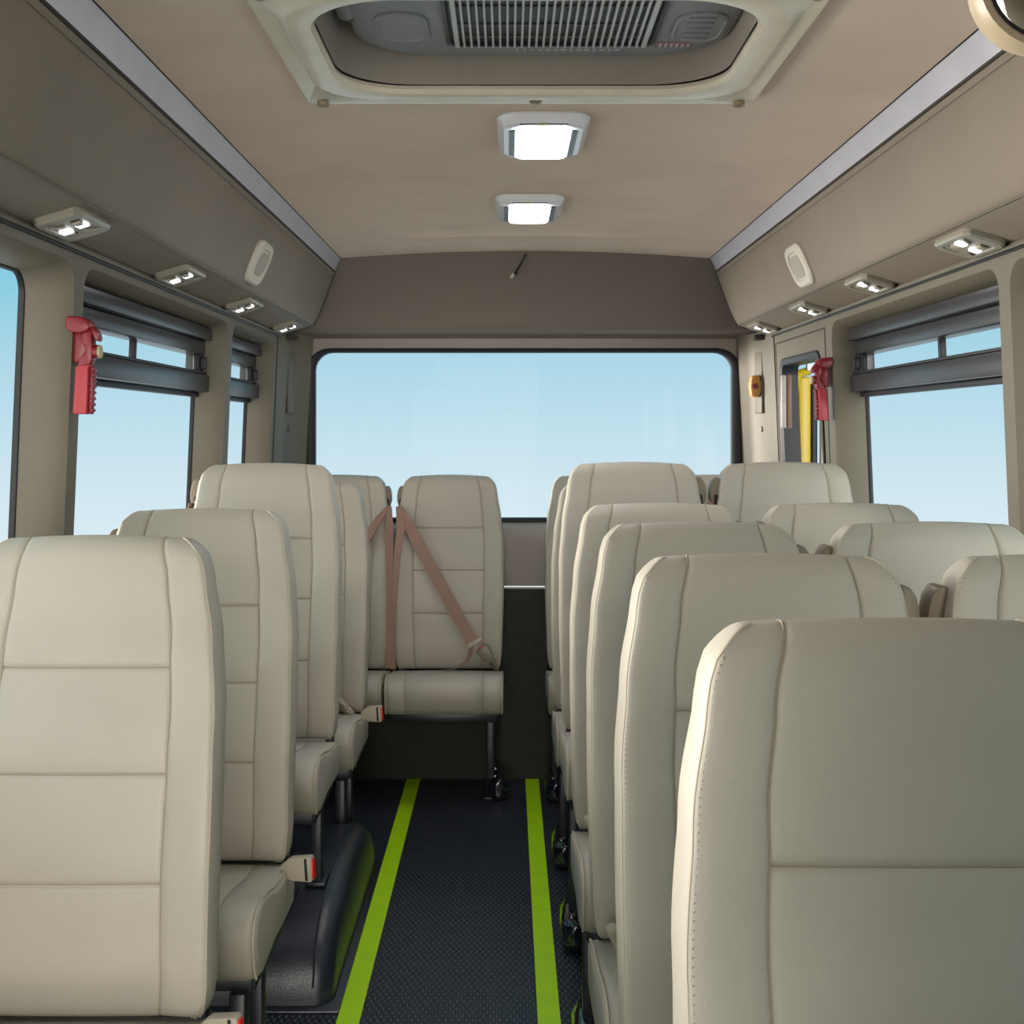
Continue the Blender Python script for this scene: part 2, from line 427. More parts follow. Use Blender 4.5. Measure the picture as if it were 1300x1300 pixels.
# overhead lockers
for s, side in ((-1, 'left'), (1, 'right')):
    P = lambda d, z: (XC+s*d, z)
    poly = [P(.770, 2.060), P(.7745, 2.0495), P(.7775, 2.0488), P(.7765, 2.0440), P(.790, 2.010), P(.812, 1.95), P(.836, 1.890), P(.852, 1.862),
            P(.860, 1.851), P(.868, 1.8475), P(.90, 1.836), P(.978, 1.813), P(.985, 1.82), P(1.04, 1.84), P(1.04, 2.09), P(.78, 2.09)]
    t = thing('overhead_locker', 'long beige-brown overhead luggage locker along the %s side above the windows' % side, 'locker', (XC+s*.98, 1.7, 1.81))
    inv = Matrix.Translation(-Vector(t.location))
    o = extr('locker_body', poly, 'y', YF, 5.09, M['locker'], t); o.matrix_parent_inverse = inv
    bm = bmesh.new(); tube_into(bm, [(XC+s*.862, YF, 1.8495), (XC+s*.862, 5.09, 1.8495)], .0035, 6)
    o = finish(bm, 'lower_bead', M['wall'], t); o.matrix_parent_inverse = inv
    bm = bmesh.new(); tube_into(bm, [(XC+s*.977, YF, 1.806), (XC+s*.977, 5.05, 1.806)], .008, 8)
    o = finish(bm, 'wall_rail', M['wall'], t); o.matrix_parent_inverse = inv
    bm = bmesh.new(); tube_into(bm, [(XC+s*.973, YF, 1.7965), (XC+s*.973, 5.05, 1.7965)], .0035, 6)
    o = finish(bm, 'rail_gasket', M['black'], t); o.matrix_parent_inverse = inv
    bm = bmesh.new(); box_into(bm, (XC+s*.953, 5.085, 1.800), (.07, .07, .022), .006)
    o = finish(bm, 'end_bracket', M['groove'], t); o.matrix_parent_inverse = inv
    # end gap against the rear header
    bm = bmesh.new()
    tube_into(bm, [(x, 5.092, z) for x, z in poly[:12]], .0032, 6)
    o = finish(bm, 'end_gap', M['groove'], t); o.matrix_parent_inverse = inv

# rear header
bm = bmesh.new()
hp = [(5.075, 0), (5.085, -.02), (5.11, -.07), (5.15, -.15), (5.18, -.22), (5.195, -.27), (5.20, -.295), (5.215, -.312), (5.245, -.318), (5.27, -.322), (5.285, -.335), (5.30, -.345)]
rows = []
NX = 30
for (y, dz) in hp:
    row = []
    for i in range(NX+1):
        x = -.96 + 2.066*i/NX
        top = CZ(x) if abs(x-XC) < .742 else 2.118
        k = min(1, -dz/.345)
        zz = top*(1-k) + (2.145-.0)*k + dz
        row.append(bm.verts.new((x, y, zz)))
    rows.append(row)
for a, b_ in zip(rows, rows[1:]):
    for i in range(NX): bm.faces.new((a[i], a[i+1], b_[i+1], b_[i]))
struct(finish(bm, 'trim_4', M['header'], angle=50))
bm = bmesh.new(); tube_into(bm, [(-.669+1.485*i/20, 5.078, CZ(-.669+1.485*i/20)-.001) for i in range(21)], .0022, 6)
struct(finish(bm, 'trim_5', M['groove']))

# rear wall with its window
bm = bmesh.new()
loops = [[Vector((x, 5.285, z)) for x, z in rect_match(-1.0, 1.15, 1.0, 1.86)]]
for ins, q in ((0, 0), (.004, .008), (.006, .04)):
    loops.append([Vector((x, 5.285+q, z)) for x, z in rr(.068, 1.405, .909-ins, .362-ins, .10)])
loops_into(bm, loops)
# rounded sill and upper panel below the window
prof = [(5.285, 1.045), (5.28, 1.036), (5.255, 1.028), (5.235, 1.018), (5.225, 1.0), (5.222, .97), (5.218, .90), (5.212, .782), (5.235, .780)]
va = [bm.verts.new((-1.0, y, z)) for y, z in prof]; vb = [bm.verts.new((1.15, y, z)) for y, z in prof]
for i in range(len(prof)-1): bm.faces.new((va[i], vb[i], vb[i+1], va[i+1]))
wr = struct(finish(bm, 'wall_rear', M['sill'], angle=50, dbl=1e-5))
bm = bmesh.new(); extrude_into(bm, [(5.210, .768), (5.15, .0), (5.26, .0), (5.26, .768)], 'x', -1.0, 1.15)
struct(finish(bm, 'baseboard_rear', M['carpet'], smooth=False))
bm = bmesh.new(); box_into(bm, (.075, 5.213, .773), (2.1, .012, .007), .002)
finish(bm, 'panel_strip', M['piping'], wr)
e_ = bpy.data.objects.new('window_10', None); COL.objects.link(e_); struct(e_)
bm = bmesh.new(); lp = []
for ins, y in ((-.002, 5.32), (-.004, 5.279), (.003, 5.275), (.018, 5.279), (.026, 5.288), (.026, 5.32)):
    lp.append([Vector((x, y, z)) for x, z in rr(.068, 1.405, .909-ins*1.35, .362-ins*.6, .10-ins)])
loops_into(bm, lp, closed=True); finish(bm, 'window_seal', M['black'], e_)
bm = bmesh.new()
loops_into(bm, [[Vector((x, y, z)) for x, z in rr(.068, 1.405, .90, .355, .09)] for y in (5.30, 5.306)], True, True)
finish(bm, 'pane', M['glass'], e_)
# rear corner pillars
for s, nm in ((-1, 'trim_6'), (1, 'trim_7')):
    bm = bmesh.new()
    pts = [(WX(s, 1.5)-s*.0, 4.96), (WX(s, 1.5)-s*.018, 5.02), (WX(s, 1.5)-s*.022, 5.12), (WX(s, 1.5)-s*.035, 5.20), (WX(s, 1.5)-s*.06, 5.25), (WX(s, 1.5)-s*.085, 5.268), (WX(s, 1.5)-s*.095, 5.29)]
    v0 = [bm.verts.new((x+s*.034, y, .9)) for x, y in pts]; v1 = [bm.verts.new((x-s*.012, y, 1.825)) for x, y in pts]
    for i in range(len(pts)-1): bm.faces.new((v0[i], v0[i+1], v1[i+1], v1[i]))
    po = struct(finish(bm, nm, M['wall'], angle=60))
    bm = bmesh.new()
    box_into(bm, (WX(s, 1.62)-s*.0265, 5.155, 1.62), (.012, .085, .25), .005, 3, Matrix.Rotation(s*math.radians(9), 4, 'Z'))
    finish(bm, 'embossed_panel', M['wall'], po)
    bm = bmesh.new(); c = Vector((WX(s, 1.43)-s*.020, 5.16, 1.43))
    cyl_into(bm, c, c+Vector((-s*.010, -.003, 0)), .012, 14); finish(bm, 'plug', M['wall'], po)
    tube('edge_gap', [(WX(s, .95)-s*.001, 4.958, .95), (WX(s, 1.8)-s*.001, 4.958, 1.80)], .003, M['groove'], po, 6)

# unseen bulkhead in two pieces, added to shade the front right seat
bm = bmesh.new(); box_into(bm, (.665, .28, .90), (.83, .04, 1.80), .01); box_into(bm, (.54, .28, 1.96), (.58, .04, .34), .01)
struct(finish(bm, 'wall_added_shade', M['wall']))

# green tapes
for x, which in ((-.383, 'left'), (.101, 'right')):
    o = box('aisle_tape', (0, 0, .0012), (.055, 5.145-YF, .0024), M['green'], None, 0, loc=(x, (5.145+YF)/2, 0))
    tag(o, 'bright green tape line running the length of the aisle floor, %s one' % which, 'floor tape', 'green tapes on the aisle floor')

# wheel arch at the left
arch = thing('wheel_arch', 'black vinyl covered wheel arch box on the floor under the left seats', 'wheel arch', (-.70, 3.6, 0))
poly = [(-.50, 0), (-.50, .05), (-.47, .13), (-.40, .175), (-.30, .207), (-.15, .22), (.25, .22), (.42, .17), (.52, .08), (.52, 0)]
bm = bmesh.new(); extrude_into(bm, poly, 'x', -.20, .27, 0)
ee = [e for e in bm.edges if abs(e.verts[0].co.x-.27) < 1e-4 and abs(e.verts[1].co.x-.27) < 1e-4 and max(e.verts[0].co.z, e.verts[1].co.z) > .01]
bmesh.ops.bevel(bm, geom=ee, offset=.05, segments=5, affect='EDGES', profile=.5)
finish(bm, 'arch_cover', M['arch'], arch, angle=50)
bm = bmesh.new(); tube_into(bm, [(.222, y, z+.002) for y, z in poly[1:9]], .003, 6); finish(bm, 'welt_seam', M['arch'], arch)
bm = bmesh.new(); box_into(bm, (.04, .01, .004), (.50, 1.08, .008), .003); finish(bm, 'base_flange', M['arch'], arch)
bm = bmesh.new(); cyl_into(bm, (.13, -.10, .215), (.13, -.10, .233), .012, 8); finish(bm, 'bolt', M['chrome'], arch); bm = bmesh.new(); cyl_into(bm, (.10, -.03, .215), (.10, -.03, .231), .008, 8)
finish(bm, 'bolt', M['chrome'], arch)

# ------------------------------------------------------------------ seats
BH = .775
SEAM_D = [(0, .072), (.25, .076), (.5, .072), (.775, .060)]
HW = [(0, .203), (.08, .211), (.3, .217), (.48, .216), (.60, .206), (.70, .190), (.775, .174)]
YFR = [(0, .004), (.10, -.012), (.25, -.016), (.42, .008), (.56, .044), (.66, .066), (.775, .080)]
TT = [(0, .10), (.3, .118), (.55, .115), (.775, .085)]
HS = (.561, .395, .225)
def bdims(z):
    return lerp(HW, z), lerp(YFR, z), lerp(TT, z), lerp(SEAM_D, z)
def front_y(x, z, hw, yf, sx):
    ax = abs(x); y = yf
    if ax < sx:
        puff = .005*(1-(ax/sx)**2)
        for h in HS:
            d = abs(z-h); y += .0035*math.exp(-(d/.0030)**2) + .0018*math.exp(-(d/.018)**2)
        y -= puff*.5
    else:
        t = (ax-sx)/(hw-sx)
        y -= .008*math.sin(min(1, t*1.15)*PI*.55)**1.3*lerp([(0, .6), (.3, 1), (.5, .9), (.775, .25)], z)
        if t > .90: y += .0045*((t-.90)/.10)**2
    y += .0035*math.exp(-((ax-sx)/.0030)**2)
    return y
def build_backrest():
    bm = bmesh.new()
    rt = .040
    zs = []
    zz = 0
    base = [0, .004, .012, .024] + [.04+.02*i for i in range(35)]
    for h in HS: base += [h-.010, h-.005, h-.0025, h, h+.0025, h+.005, h+.010]
    base = sorted(b for b in base if b <= BH-rt)
    rowsp = []
    for z in base:
        ins = 0
        if z < .02: ins = .02*(1-math.sqrt(max(0, 1-(1-z/.02)**2)))
        rowsp.append((z, ins, ins*.8))
    for k in range(0, 8):
        a = PI/2*(k+1)/8
        rowsp.append((BH-rt+rt*math.sin(a), rt*(1-math.cos(a))*.82, .030*(1-math.cos(a))))
    rings = []; seamL = []; seamR = []; edgeL = []; edgeR = []; hor = {h: [] for h in HS}
    for (z, ins, sins) in rowsp:
        zc = min(z, BH)
        hw, yf, tt, sd = bdims(zc); sx = hw - sd; hwi = hw - sins
        xs = []
        inner = [0, .2, .4, .6, .8, .92]
        ci = [sx*f for f in inner] + [sx-.005, sx-.0025, sx, sx+.0025, sx+.005]
        co_ = [sx+.005+(hwi-sx-.005)*f for f in (.15, .3, .45, .6, .75, .88, .95, .985, 1)]
        pos = ci + co_
        xs = [-p for p in reversed(pos[1:])] + pos
        ring = []
        crown = .006*(1 if z > BH-rt else 0)
        for x in xs:
            zt = z - (crown*math.sin((z-BH+rt)/rt*PI/2)*(abs(x)/hw)**2*1.6 if z > BH-rt else 0)
            y = front_y(x, zc, hw, yf, sx) + ins*.95
            ring.append(Vector((x, y, zt)))
        fy = ring[-1].y; by = yf + tt - ins*.9
        zt = ring[-1].z
        sidep = []
        for f, xi in ((.045, .0015), (.15, .0035), (.35, .0055), (.65, .004), (.85, -.003), (.95, -.012)):
            sidep.append(Vector((hwi+xi, fy+(by-fy)*f, zt)))
        backp = [Vector((hwi*f, by+.004*(1-f*f), zt)) for f in (.88, .6, .3, 0, -.3, -.6, -.88)]
        ring = ring + sidep + backp + [Vector((-p.x, p.y, p.z)) for p in reversed(sidep)]
        rings.append(ring)
        i0 = len(pos)-1
        seamR.append(ring[i0+8]); seamL.append(ring[i0-8]); edgeR.append(ring[2*i0]); edgeL.append(ring[0])
        for h in HS:
            if abs(z-h) < 1e-6: hor[h] = [p for p in ring[i0-8:i0+9]]
    # shift up so the bottom row sits at z = 0
    n = len(rings[0]); V = [[bm.verts.new(p) for p in r] for r in rings]
    for a, b_ in zip(V, V[1:]):
        for k in range(n): bm.faces.new((a[k], a[(k+1) % n], b_[(k+1) % n], b_[k]))
    # top cap: bridge front and back half
    def cap(r, nf):
        front = r[:nf]; rest = r[nf:]; m_ = len(rest)
        c = [v for v in rest[::-1]]
        # zip by x
        import bisect
        f = front; g = c
        i = j = 0
        while i < len(f)-1 or j < len(g)-1:
            if j == len(g)-1 or (i < len(f)-1 and f[i+1].co.x <= g[j+1].co.x):
                bm.faces.new((f[i], f[i+1], g[j])); i += 1
            else:
                bm.faces.new((f[i], g[j+1], g[j])); j += 1
    nf = 2*(len(pos)-1)+1
    cap(V[-1], nf); cap(V[0], nf)
    # --- seam tubes
    def lift(pts, d): return [p + Vector((0, -d, 0)) for p in pts]
    st = bmesh.new()
    for s in (seamL, seamR):
        pts = [p + Vector((0, -.0005, 0)) for p in s]
        q = pts[-1]; s_ = 1 if s is seamR else -1
        pts[-1] = q + Vector((0, .001, -.0010)); pts += [q + Vector((0, .007, -.0012)), q + Vector((0, .014, -.0022))]
        tube_into(st, pts, .0016, 5)
    for h in HS: tube_into(st, [p + Vector((0, -.0004, 0)) for p in hor[h]], .0012, 5)
    # welt on the front edge and bead stitches next to it
    wls = []
    for s in (edgeL, edgeR):
        wl = bmesh.new()
        tube_into(wl, [p + Vector((0, .001, 0)) for p in s if p.z < BH-.004], .0017, 6)
        wls.append(wl)
    sgs = []
    for s, sx_ in ((edgeL, 1), (edgeR, -1)):
        sg = bmesh.new(); sgs.append(sg)
        acc = 0; nxt = .0
        for a, b_ in zip(s, s[1:]):
            l_ = (b_-a).length
            while nxt <= acc+l_ and a.z < BH-.030:
                p = a.lerp(b_, (nxt-acc)/l_ if l_ else 0) + Vector((sx_*.0050, -.0022, 0))
                box_into(sg, p, (.0024, .0024, .0040))
                nxt += .0075
            acc += l_
    def mesh_of(b, nm, m, ang=50):
        bmesh.ops.recalc_face_normals(b, faces=b.faces)
        me = bpy.data.meshes.new(nm); b.to_mesh(me); b.free(); me.materials.append(m)
        for p in me.polygons: p.use_smooth = True
        me.set_sharp_from_angle(angle=math.radians(ang)); return me
    return mesh_of(bm, 'backrest', M['leather'], 60), mesh_of(st, 'seam', M['thread']), [mesh_of(wl, 'welt', M['piping']) for wl in wls], [mesh_of(sg, 'stitching', M['thread']) for sg in sgs]
BACK, SEAM, WELT, STITCH = build_backrest()

def build_cushion():
    bm = bmesh.new()
    # closed side profile (y, z), z = 0 at the top beside the backrest
    prof = []
    top = [(.05, -.012), (-.02, .004), (-.10, .012), (-.18, .024), (-.26, .038), (-.32, .045), (-.365, .040), (-.392, .022), (-.402, -.002), (-.398, -.035), (-.385, -.070), (-.368, -.092)]
    bot = [(-.340, -.098), (-.20, -.098), (-.05, -.096), (.045, -.090), (.055, -.05)]
    prof = top + bot
    cy = -.17; cz = -.03
    hw = .221; r = .026
    sl = []
    for k in range(6):
        a = PI/2*k/5; sl.append((hw-r+r*math.sin(a), r*(1-math.cos(a))))
    sl = sl[::-1]
    xs = [(-x, i) for x, i in sl] + [(-.17, 0), (-.146, 0), (-.1435, .0028), (-.141, 0), (-.08, -.003), (0, -.004), (.08, -.003), (.141, 0), (.1435, .0028), (.146, 0), (.17, 0)] + [(x, i) for x, i in sl[::-1]]
    loops = []
    for x, ins in xs:
        lp = []
        for (y, z) in prof:
            d = Vector((y-cy, z-cz)); L_ = d.length
            dd = d*(1-ins/L_)
            lp.append(Vector((x, cy+dd.x, cz+dd.y)))
        loops.append(lp)
    loops_into(bm, loops, True, True)
    st = []
    for x in (-.1435, .1435):
        q = bmesh.new(); tube_into(q, [(x, y, z+.0) for y, z in top[:-1]], .0014, 5); st.append(q)
    wls = []
    for s in (-1, 1):
        wl = bmesh.new(); wls.append(wl)
        pts = []
        for (y, z) in top:
            d = Vector((y-cy, z-cz)); dd = d*(1-.004/d.length); pts.append((s*(hw-.006), cy+dd.x, cz+dd.y))
        tube_into(wl, pts, .0032, 6)
    def mo(b, nm, m):
        bmesh.ops.recalc_face_normals(b, faces=b.faces)
        me = bpy.data.meshes.new(nm); b.to_mesh(me); b.free(); me.materials.append(m)
        for p in me.polygons: p.use_smooth = True
        me.set_sharp_from_angle(angle=math.radians(50)); return me
    return mo(bm, 'cushion', M['leather']), [mo(q, 'seam', M['thread']) for q in st], [mo(wl, 'welt', M['piping']) for wl in wls]
CUSH, CSEAM, CWELT = build_cushion()

def ribbon_into(bm, pts, wdt, th=.002, side=None):
    """flat webbing through pts; side = list of width directions"""
    rings = []
    pts = [Vector(p) for p in pts]
    for i, p in enumerate(pts):
        t = (pts[min(i+1, len(pts)-1)] - pts[max(i-1, 0)]).normalized()
        s = Vector(side[i] if isinstance(side, list) else side); s = (s - t*s.dot(t)).normalized()
        n = t.cross(s)
        ww = (wdt[i] if isinstance(wdt, (list, tuple)) else wdt)/2
        rings.append([bm.verts.new(p+s*ww+n*th), bm.verts.new(p-s*ww+n*th), bm.verts.new(p-s*ww-n*th), bm.verts.new(p+s*ww-n*th)])
    for a, b_ in zip(rings, rings[1:]):
        for k in range(4): bm.faces.new((a[k], a[(k+1) % 4], b_[(k+1) % 4], b_[k]))
    bm.faces.new(rings[0]); bm.faces.new(rings[-1])
_cache = {}
def shared(key, fn):
    if key not in _cache: _cache[key] = fn()
    return _cache[key]
def mesh_only(bm, nm, m, ang=40):
    bmesh.ops.recalc_face_normals(bm, faces=bm.faces)
    me = bpy.data.meshes.new(nm); bm.to_mesh(me); bm.free(); me.materials.append(m)
    for p in me.polygons: p.use_smooth = True
    me.set_sharp_from_angle(angle=math.radians(ang)); return me
def guide_mesh():
    bm = bmesh.new()
    # outline in x (sideways, 0 at the backrest) and z
    poly = [(-.012, -.06), (-.012, .030), (.004, .042), (.018, .040), (.030, .026), (.036, .004), (.036, -.022), (.030, -.030), (.026, -.045), (.012, -.060)]
    extrude_into(bm, poly, 'y', -.020, .030, .006, 2)
    return mesh_only(bm, 'belt_guide', M['guide'])
def slot_mesh():
    bm = bmesh.new(); box_into(bm, (.010, -.022, -.030), (.020, .012, .042), .004); tube_into(bm, [(.002, -.028, -.012), (.012, -.030, -.024), (.016, -.028, -.05)], .005, 8)
    return mesh_only(bm, 'guide_loop', M['black'])
def frame_mesh():
    bm = bmesh.new()
    box_into(bm, (0, -.31, -.118), (.40, .035, .036), .004)
    box_into(bm, (0, .01, -.118), (.40, .035, .036), .004)
    for s in (-1, 1): box_into(bm, (s*.19, -.15, -.118), (.03, .34, .036), .004)
    for s in (-1, 1): box_into(bm, (s*.19, .05, -.06), (.022, .03, .14), .004)
    return mesh_only(bm, 'seat_frame', M['frame_metal'])
def leg_mesh(h):
    bm = bmesh.new(); box_into(bm, (0, 0, -h/2), (.032, .045, h), .005); box_into(bm, (0, 0, -h+.006), (.055, .075, .012), .003)
    return mesh_only(bm, 'leg', M['frame_metal'])
def foot_mesh():
    bm = bmesh.new(); box_into(bm, (0, 0, .045), (.075, .20, .09), .028, 4)
    bmesh.ops.subdivide_edges(bm, edges=bm.edges[:], cuts=2, use_grid_fill=True)
    for v in bm.verts:
        v.co += Vector(noise.noise_vector(v.co*38))*.008
        v.co.z = max(.001, v.co.z)
    return mesh_only(bm, 'foot_cover', M['black_gloss'], 180)
def footbolt_mesh():
    bm = bmesh.new()
    cyl_into(bm, (-.012, 0, .07), (-.012, 0, .094), .009, 10)
    return mesh_only(bm, 'bolt', M['chrome'])
def buckle(parent, loc, rot, dark=False, sleeve=None):
    r = bpy.data.objects.new('buckle', None)
    bm = bmesh.new()
    poly = [(-.040, -.011), (-.034, .011), (-.015, .024), (.030, .027), (.034, .024), (.034, -.024), (.030, -.027), (-.015, -.024)]
    extrude_into(bm, poly, 'y', -.012, .012, .005, 2)
    o = finish(bm, 'buckle', M['buckle_dark'] if dark else M['buckle'], parent)
    o.location = loc; o.rotation_euler = rot
    b = box('release_button', (.033, 0, 0), (.008, .018, .042) if not dark else (.010, .016, .022), M['red'], o, .003)
    if not dark: box('button_rim', (.022, 0, 0), (.008, .026, .050), M['black'], o, .003)
    return o
def sleeve(parent, a, b_, m='buckle'):
    bm = bmesh.new(); a = Vector(a); b_ = Vector(b_); n = 22
    pts = [a.lerp(b_, i/n) for i in range(n+1)]
    tube_into(bm, pts, [.0125 if i % 2 else .0095 for i in range(n+1)], 8)
    return finish(bm, 'belt_sleeve', M[m], parent)

def make_seat(x, y, dz, label, aisle, kind, legs, group, feet=False, guide=None, flr=0.):
    """origin: on the floor below the front of the backrest; aisle = +1 if the aisle is on the +x side"""
    base = .47 + dz
    t = thing('passenger_seat', label, 'seat', (x, y, flr), group)
    hz = base - flr
    b = place(BACK, 'backrest', t, (0, 0, hz))
    place(SEAM, 'seam', b); place(WELT[0], 'welt', b); place(WELT[1], 'welt', b); [place(q, 'stitching', b) for q in STITCH]
    c = place(CUSH, 'cushion', t, (0, 0, hz-.004)); [place(q, 'seam', c) for q in CSEAM]; [place(q, 'welt', c) for q in CWELT]
    place(shared('frame', frame_mesh), 'seat_frame', t, (0, 0, hz))
    h = hz - .13
    for (lx, ly) in legs:
        place(shared(('leg', round(h, 3)), lambda: leg_mesh(h)), 'leg', t, (lx, ly, h))
    if feet:
        fx = aisle*.185
        f = place(shared('foot', foot_mesh), 'foot_cover', t, (fx, -.13, 0))
        [place(shared('fb', footbolt_mesh), 'bolt', f, (0, q, 0)) for q in (-.06, .05)]
    g = guide if guide is not None else -aisle
    if g:
        go = place(shared('guide', guide_mesh), 'belt_guide', t, (g*.191, .115, hz+BH-.088))
        go.scale = (g*(.62 if kind == 'rear' else .78), 1, 1)
        so = place(shared('slot', slot_mesh), 'guide_loop', go)
    return t
grp = 'beige leather seats of the minibus'
R = [1.08, 1.71, 2.35, 3.00, 3.65, 4.30, 5.03]
names_in = ['beige leather aisle seat in the right foreground, nearest the camera and cut by the frame',
            'beige leather right-hand aisle seat, second back from the camera',
            'beige leather right-hand aisle seat, third back from the camera',
            'beige leather right-hand aisle seat, fourth back from the camera',
            'raised beige leather right-hand aisle seat standing taller than the four before it',
            'beige leather aisle seat right behind the raised right-hand one, only its left edge showing',
            'beige leather rear-row seat right of the aisle, edge showing behind the raised seats']
names_out = ['beige leather window seat at the right frame edge, beside the nearest aisle seat',
             'beige leather right window seat at the frame edge, beside the second aisle seat',
             'beige leather right window seat beside the third aisle seat, top under the window',
             'beige leather right window seat beside the fourth aisle seat',
             'raised beige leather right window seat below the small yellow-lined window',
             'beige leather right window seat glimpsed in the gap behind the two raised seats',
             'beige leather rear-row seat in the right rear corner, a sliver beyond the raised seats']
XA, XO = .373, .822
seatsR = []
for i, y in enumerate(R):
    dz = .085 if i == 4 else 0
    lg = [(-.185, -.12), (.15, -.12)]
    s = make_seat(XA, y, dz, names_in[i], -1, 'in', lg, grp, feet=(i in (2, 3, 4, 5, 6)))
    seatsR.append(s)
    if i > 0: sleeve(s, (-.155, -.02, .455+dz), (-.185, -.075, .525+dz))
    if i in (1, 2, 3, 4, 5):
        lg2 = [(-.15, -.12), (.15, -.12)]
        so = make_seat(XO, y, dz, names_out[i], -1, 'out', lg2, grp, guide=-1)
        if i == 4:
            bm = bmesh.new(); ribbon_into(bm, [(-.205, .10, .47+dz+.655), (-.212, .08, .47+dz+.60), (-.20, .0, .47+dz+.30), (-.19, -.02, .50+dz)], .045, .0012, (1, .3, 0)); finish(bm, 'seat_belt', M['belt'], so)
LYS = [2.03, 2.77, 3.53, 4.26]
XL = -.694
namesL = ['large beige leather seat in the left foreground, nearest the camera',
          'beige leather left seat, second back, red buckle beside its cushion',
          'raised beige leather left seat standing on the black wheel arch',
          'beige leather left seat just behind the raised one, buckle at its cushion']
for i, y in enumerate(LYS):
    dz = .085 if i == 2 else 0
    if i == 2: lg = [(.185, -.16), (.12, -.26), (-.15, -.2)]; 
    else: lg = [(.185, -.29), (.185, -.46+.20), (-.15, -.29)]
    if i != 2: lg = [(.175, -.33), (.175, -.16), (-.16, -.25)]
    s = make_seat(XL, y, dz, namesL[i], 1, 'left', lg, grp, guide=-1, flr=0)
    if i == 2:
        for ch in list(s.children):
            if ch.name.startswith('leg'):
                me = shared('shortleg', lambda: leg_mesh(.47+.085-.13-.215)); ch.data = me
    if i in (0, 1, 3):
        buckle(s, (.243, -.05, .478), (0, math.radians(-4), math.radians(-12)))
    if i == 3: sleeve(s, (.135, -.02, .50), (.185, -.045, .46)); sleeve(s, (.10, -.028, .555), (.175, -.04, .475))
    if i in (1, 2):
        bm = bmesh.new(); ribbon_into(bm, [(-.212, .088, .47+dz+.66), (-.222, .09, .47+dz+.60), (-.222, .04, .47+dz+.3), (-.215, .02, .5+dz)], .03, .0012, (.4, 1, 0)); finish(bm, 'seat_belt', M['belt'], s)
# rear row
s5 = make_seat(-.685, 5.03, 0, 'beige leather rear-row seat at the left with two brown belts crossing its edge', 1, 'rear', [(-.15, -.16)], grp, guide=1)
H5 = .47
bm = bmesh.new()
gx = .205
def fy(z): return lerp(YFR, z) - .030
ribbon_into(bm, [(gx+.003, fy(.65), H5+BH-.125), (gx-.035, fy(.60), H5+.60), (gx-.10, fy(.49), H5+.49), (gx-.17, fy(.40), H5+.40), (gx-.26, fy(.24), H5+.24)], [.02, .04, .048, .048, .048], .0012, (.7, .0, .7))
ribbon_into(bm, [(gx+.006, fy(.65)-.002, H5+BH-.125), (gx+.008, fy(.55), H5+.56), (gx+.014, fy(.35), H5+.35), (gx+.014, fy(.15), H5+.15), (gx+.008, fy(.01)-.01, H5+.012)], [.02, .034, .030, .024, .02], .0012, (1, .5, 0))
finish(bm, 'seat_belt', M['belt'], s5)
sc = make_seat(-.235, 5.03, 0, 'beige leather rear-row seat facing the aisle with a brown belt buckled across it', 1, 'rear', [(.17, -.14)], grp, feet=False, guide=-1)
f = place(shared('foot', foot_mesh), 'foot_cover', sc, (.20, -.10, 0)); [place(shared('fb', footbolt_mesh), 'bolt', f, (0, q, 0)) for q in (-.06, .05)]
bm = bmesh.new()
a0 = Vector((-.200, fy(.65), H5+BH-.125)); a1 = Vector((.098, -.055, H5+.115))
pts = []
for q in (0, .1, .25, .45, .65, .85, 1):
    p = a0.lerp(a1, q); p.y = fy(p.z-H5) - .004 if q < 1 else -.055; pts.append(p)
ribbon_into(bm, pts, [.022, .040, .048, .048, .048, .048, .048], .0012, (.87, 0, .42))
ribbon_into(bm, [(-.204, fy(.65)+.002, H5+BH-.125), (-.190, fy(.57), H5+.57), (-.203, fy(.45), H5+.45), (-.214, fy(.25), H5+.25), (-.220, fy(.12), H5+.12), (-.216, fy(.01)-.015, H5+.010)], [.02, .040, .030, .024, .026, .026], .0012, (1, -.5, 0))
# lap part looping from the tongue down to the cushion
ribbon_into(bm, [(.093, -.060, H5+.100), (.088, -.062, H5+.070), (.075, -.07, H5+.045), (.030, -.085, H5+.022), (-.0, -.07, H5+.012)], [.03, .03, .036, .04, .04], .0012, (.5, -.8, .3))
finish(bm, 'seat_belt', M['belt'], sc)
rotb = (0, math.radians(180-62-55+0), 0)
bk = buckle(sc, (.150, -.055, H5+.070), (0, math.radians(-125), 0), dark=True)
sleeve(sc, (.172, -.05, H5+.042), (.195, -.03, H5+.008), 'buckle_dark')
bm = bmesh.new(); box_into(bm, (.104, -.055, H5+.112), (.062, .016, .024), .006, 2, Matrix.Rotation(math.radians(-32), 3, 'Y')) if False else None
bm.free()
bm = bmesh.new()
R3 = Matrix.Rotation(math.radians(-30), 3, 'Y')
box_into(bm, (0, 0, 0), (.070, .014, .022), .006, 2, R3)
finish(bm, 'tongue', M['buckle'], sc, loc=(.108, -.056, H5+.118))
sr = make_seat(XO, 5.03, 0, names_out[6], -1, 'rear', [(.15, -.14)], grp, guide=-1)

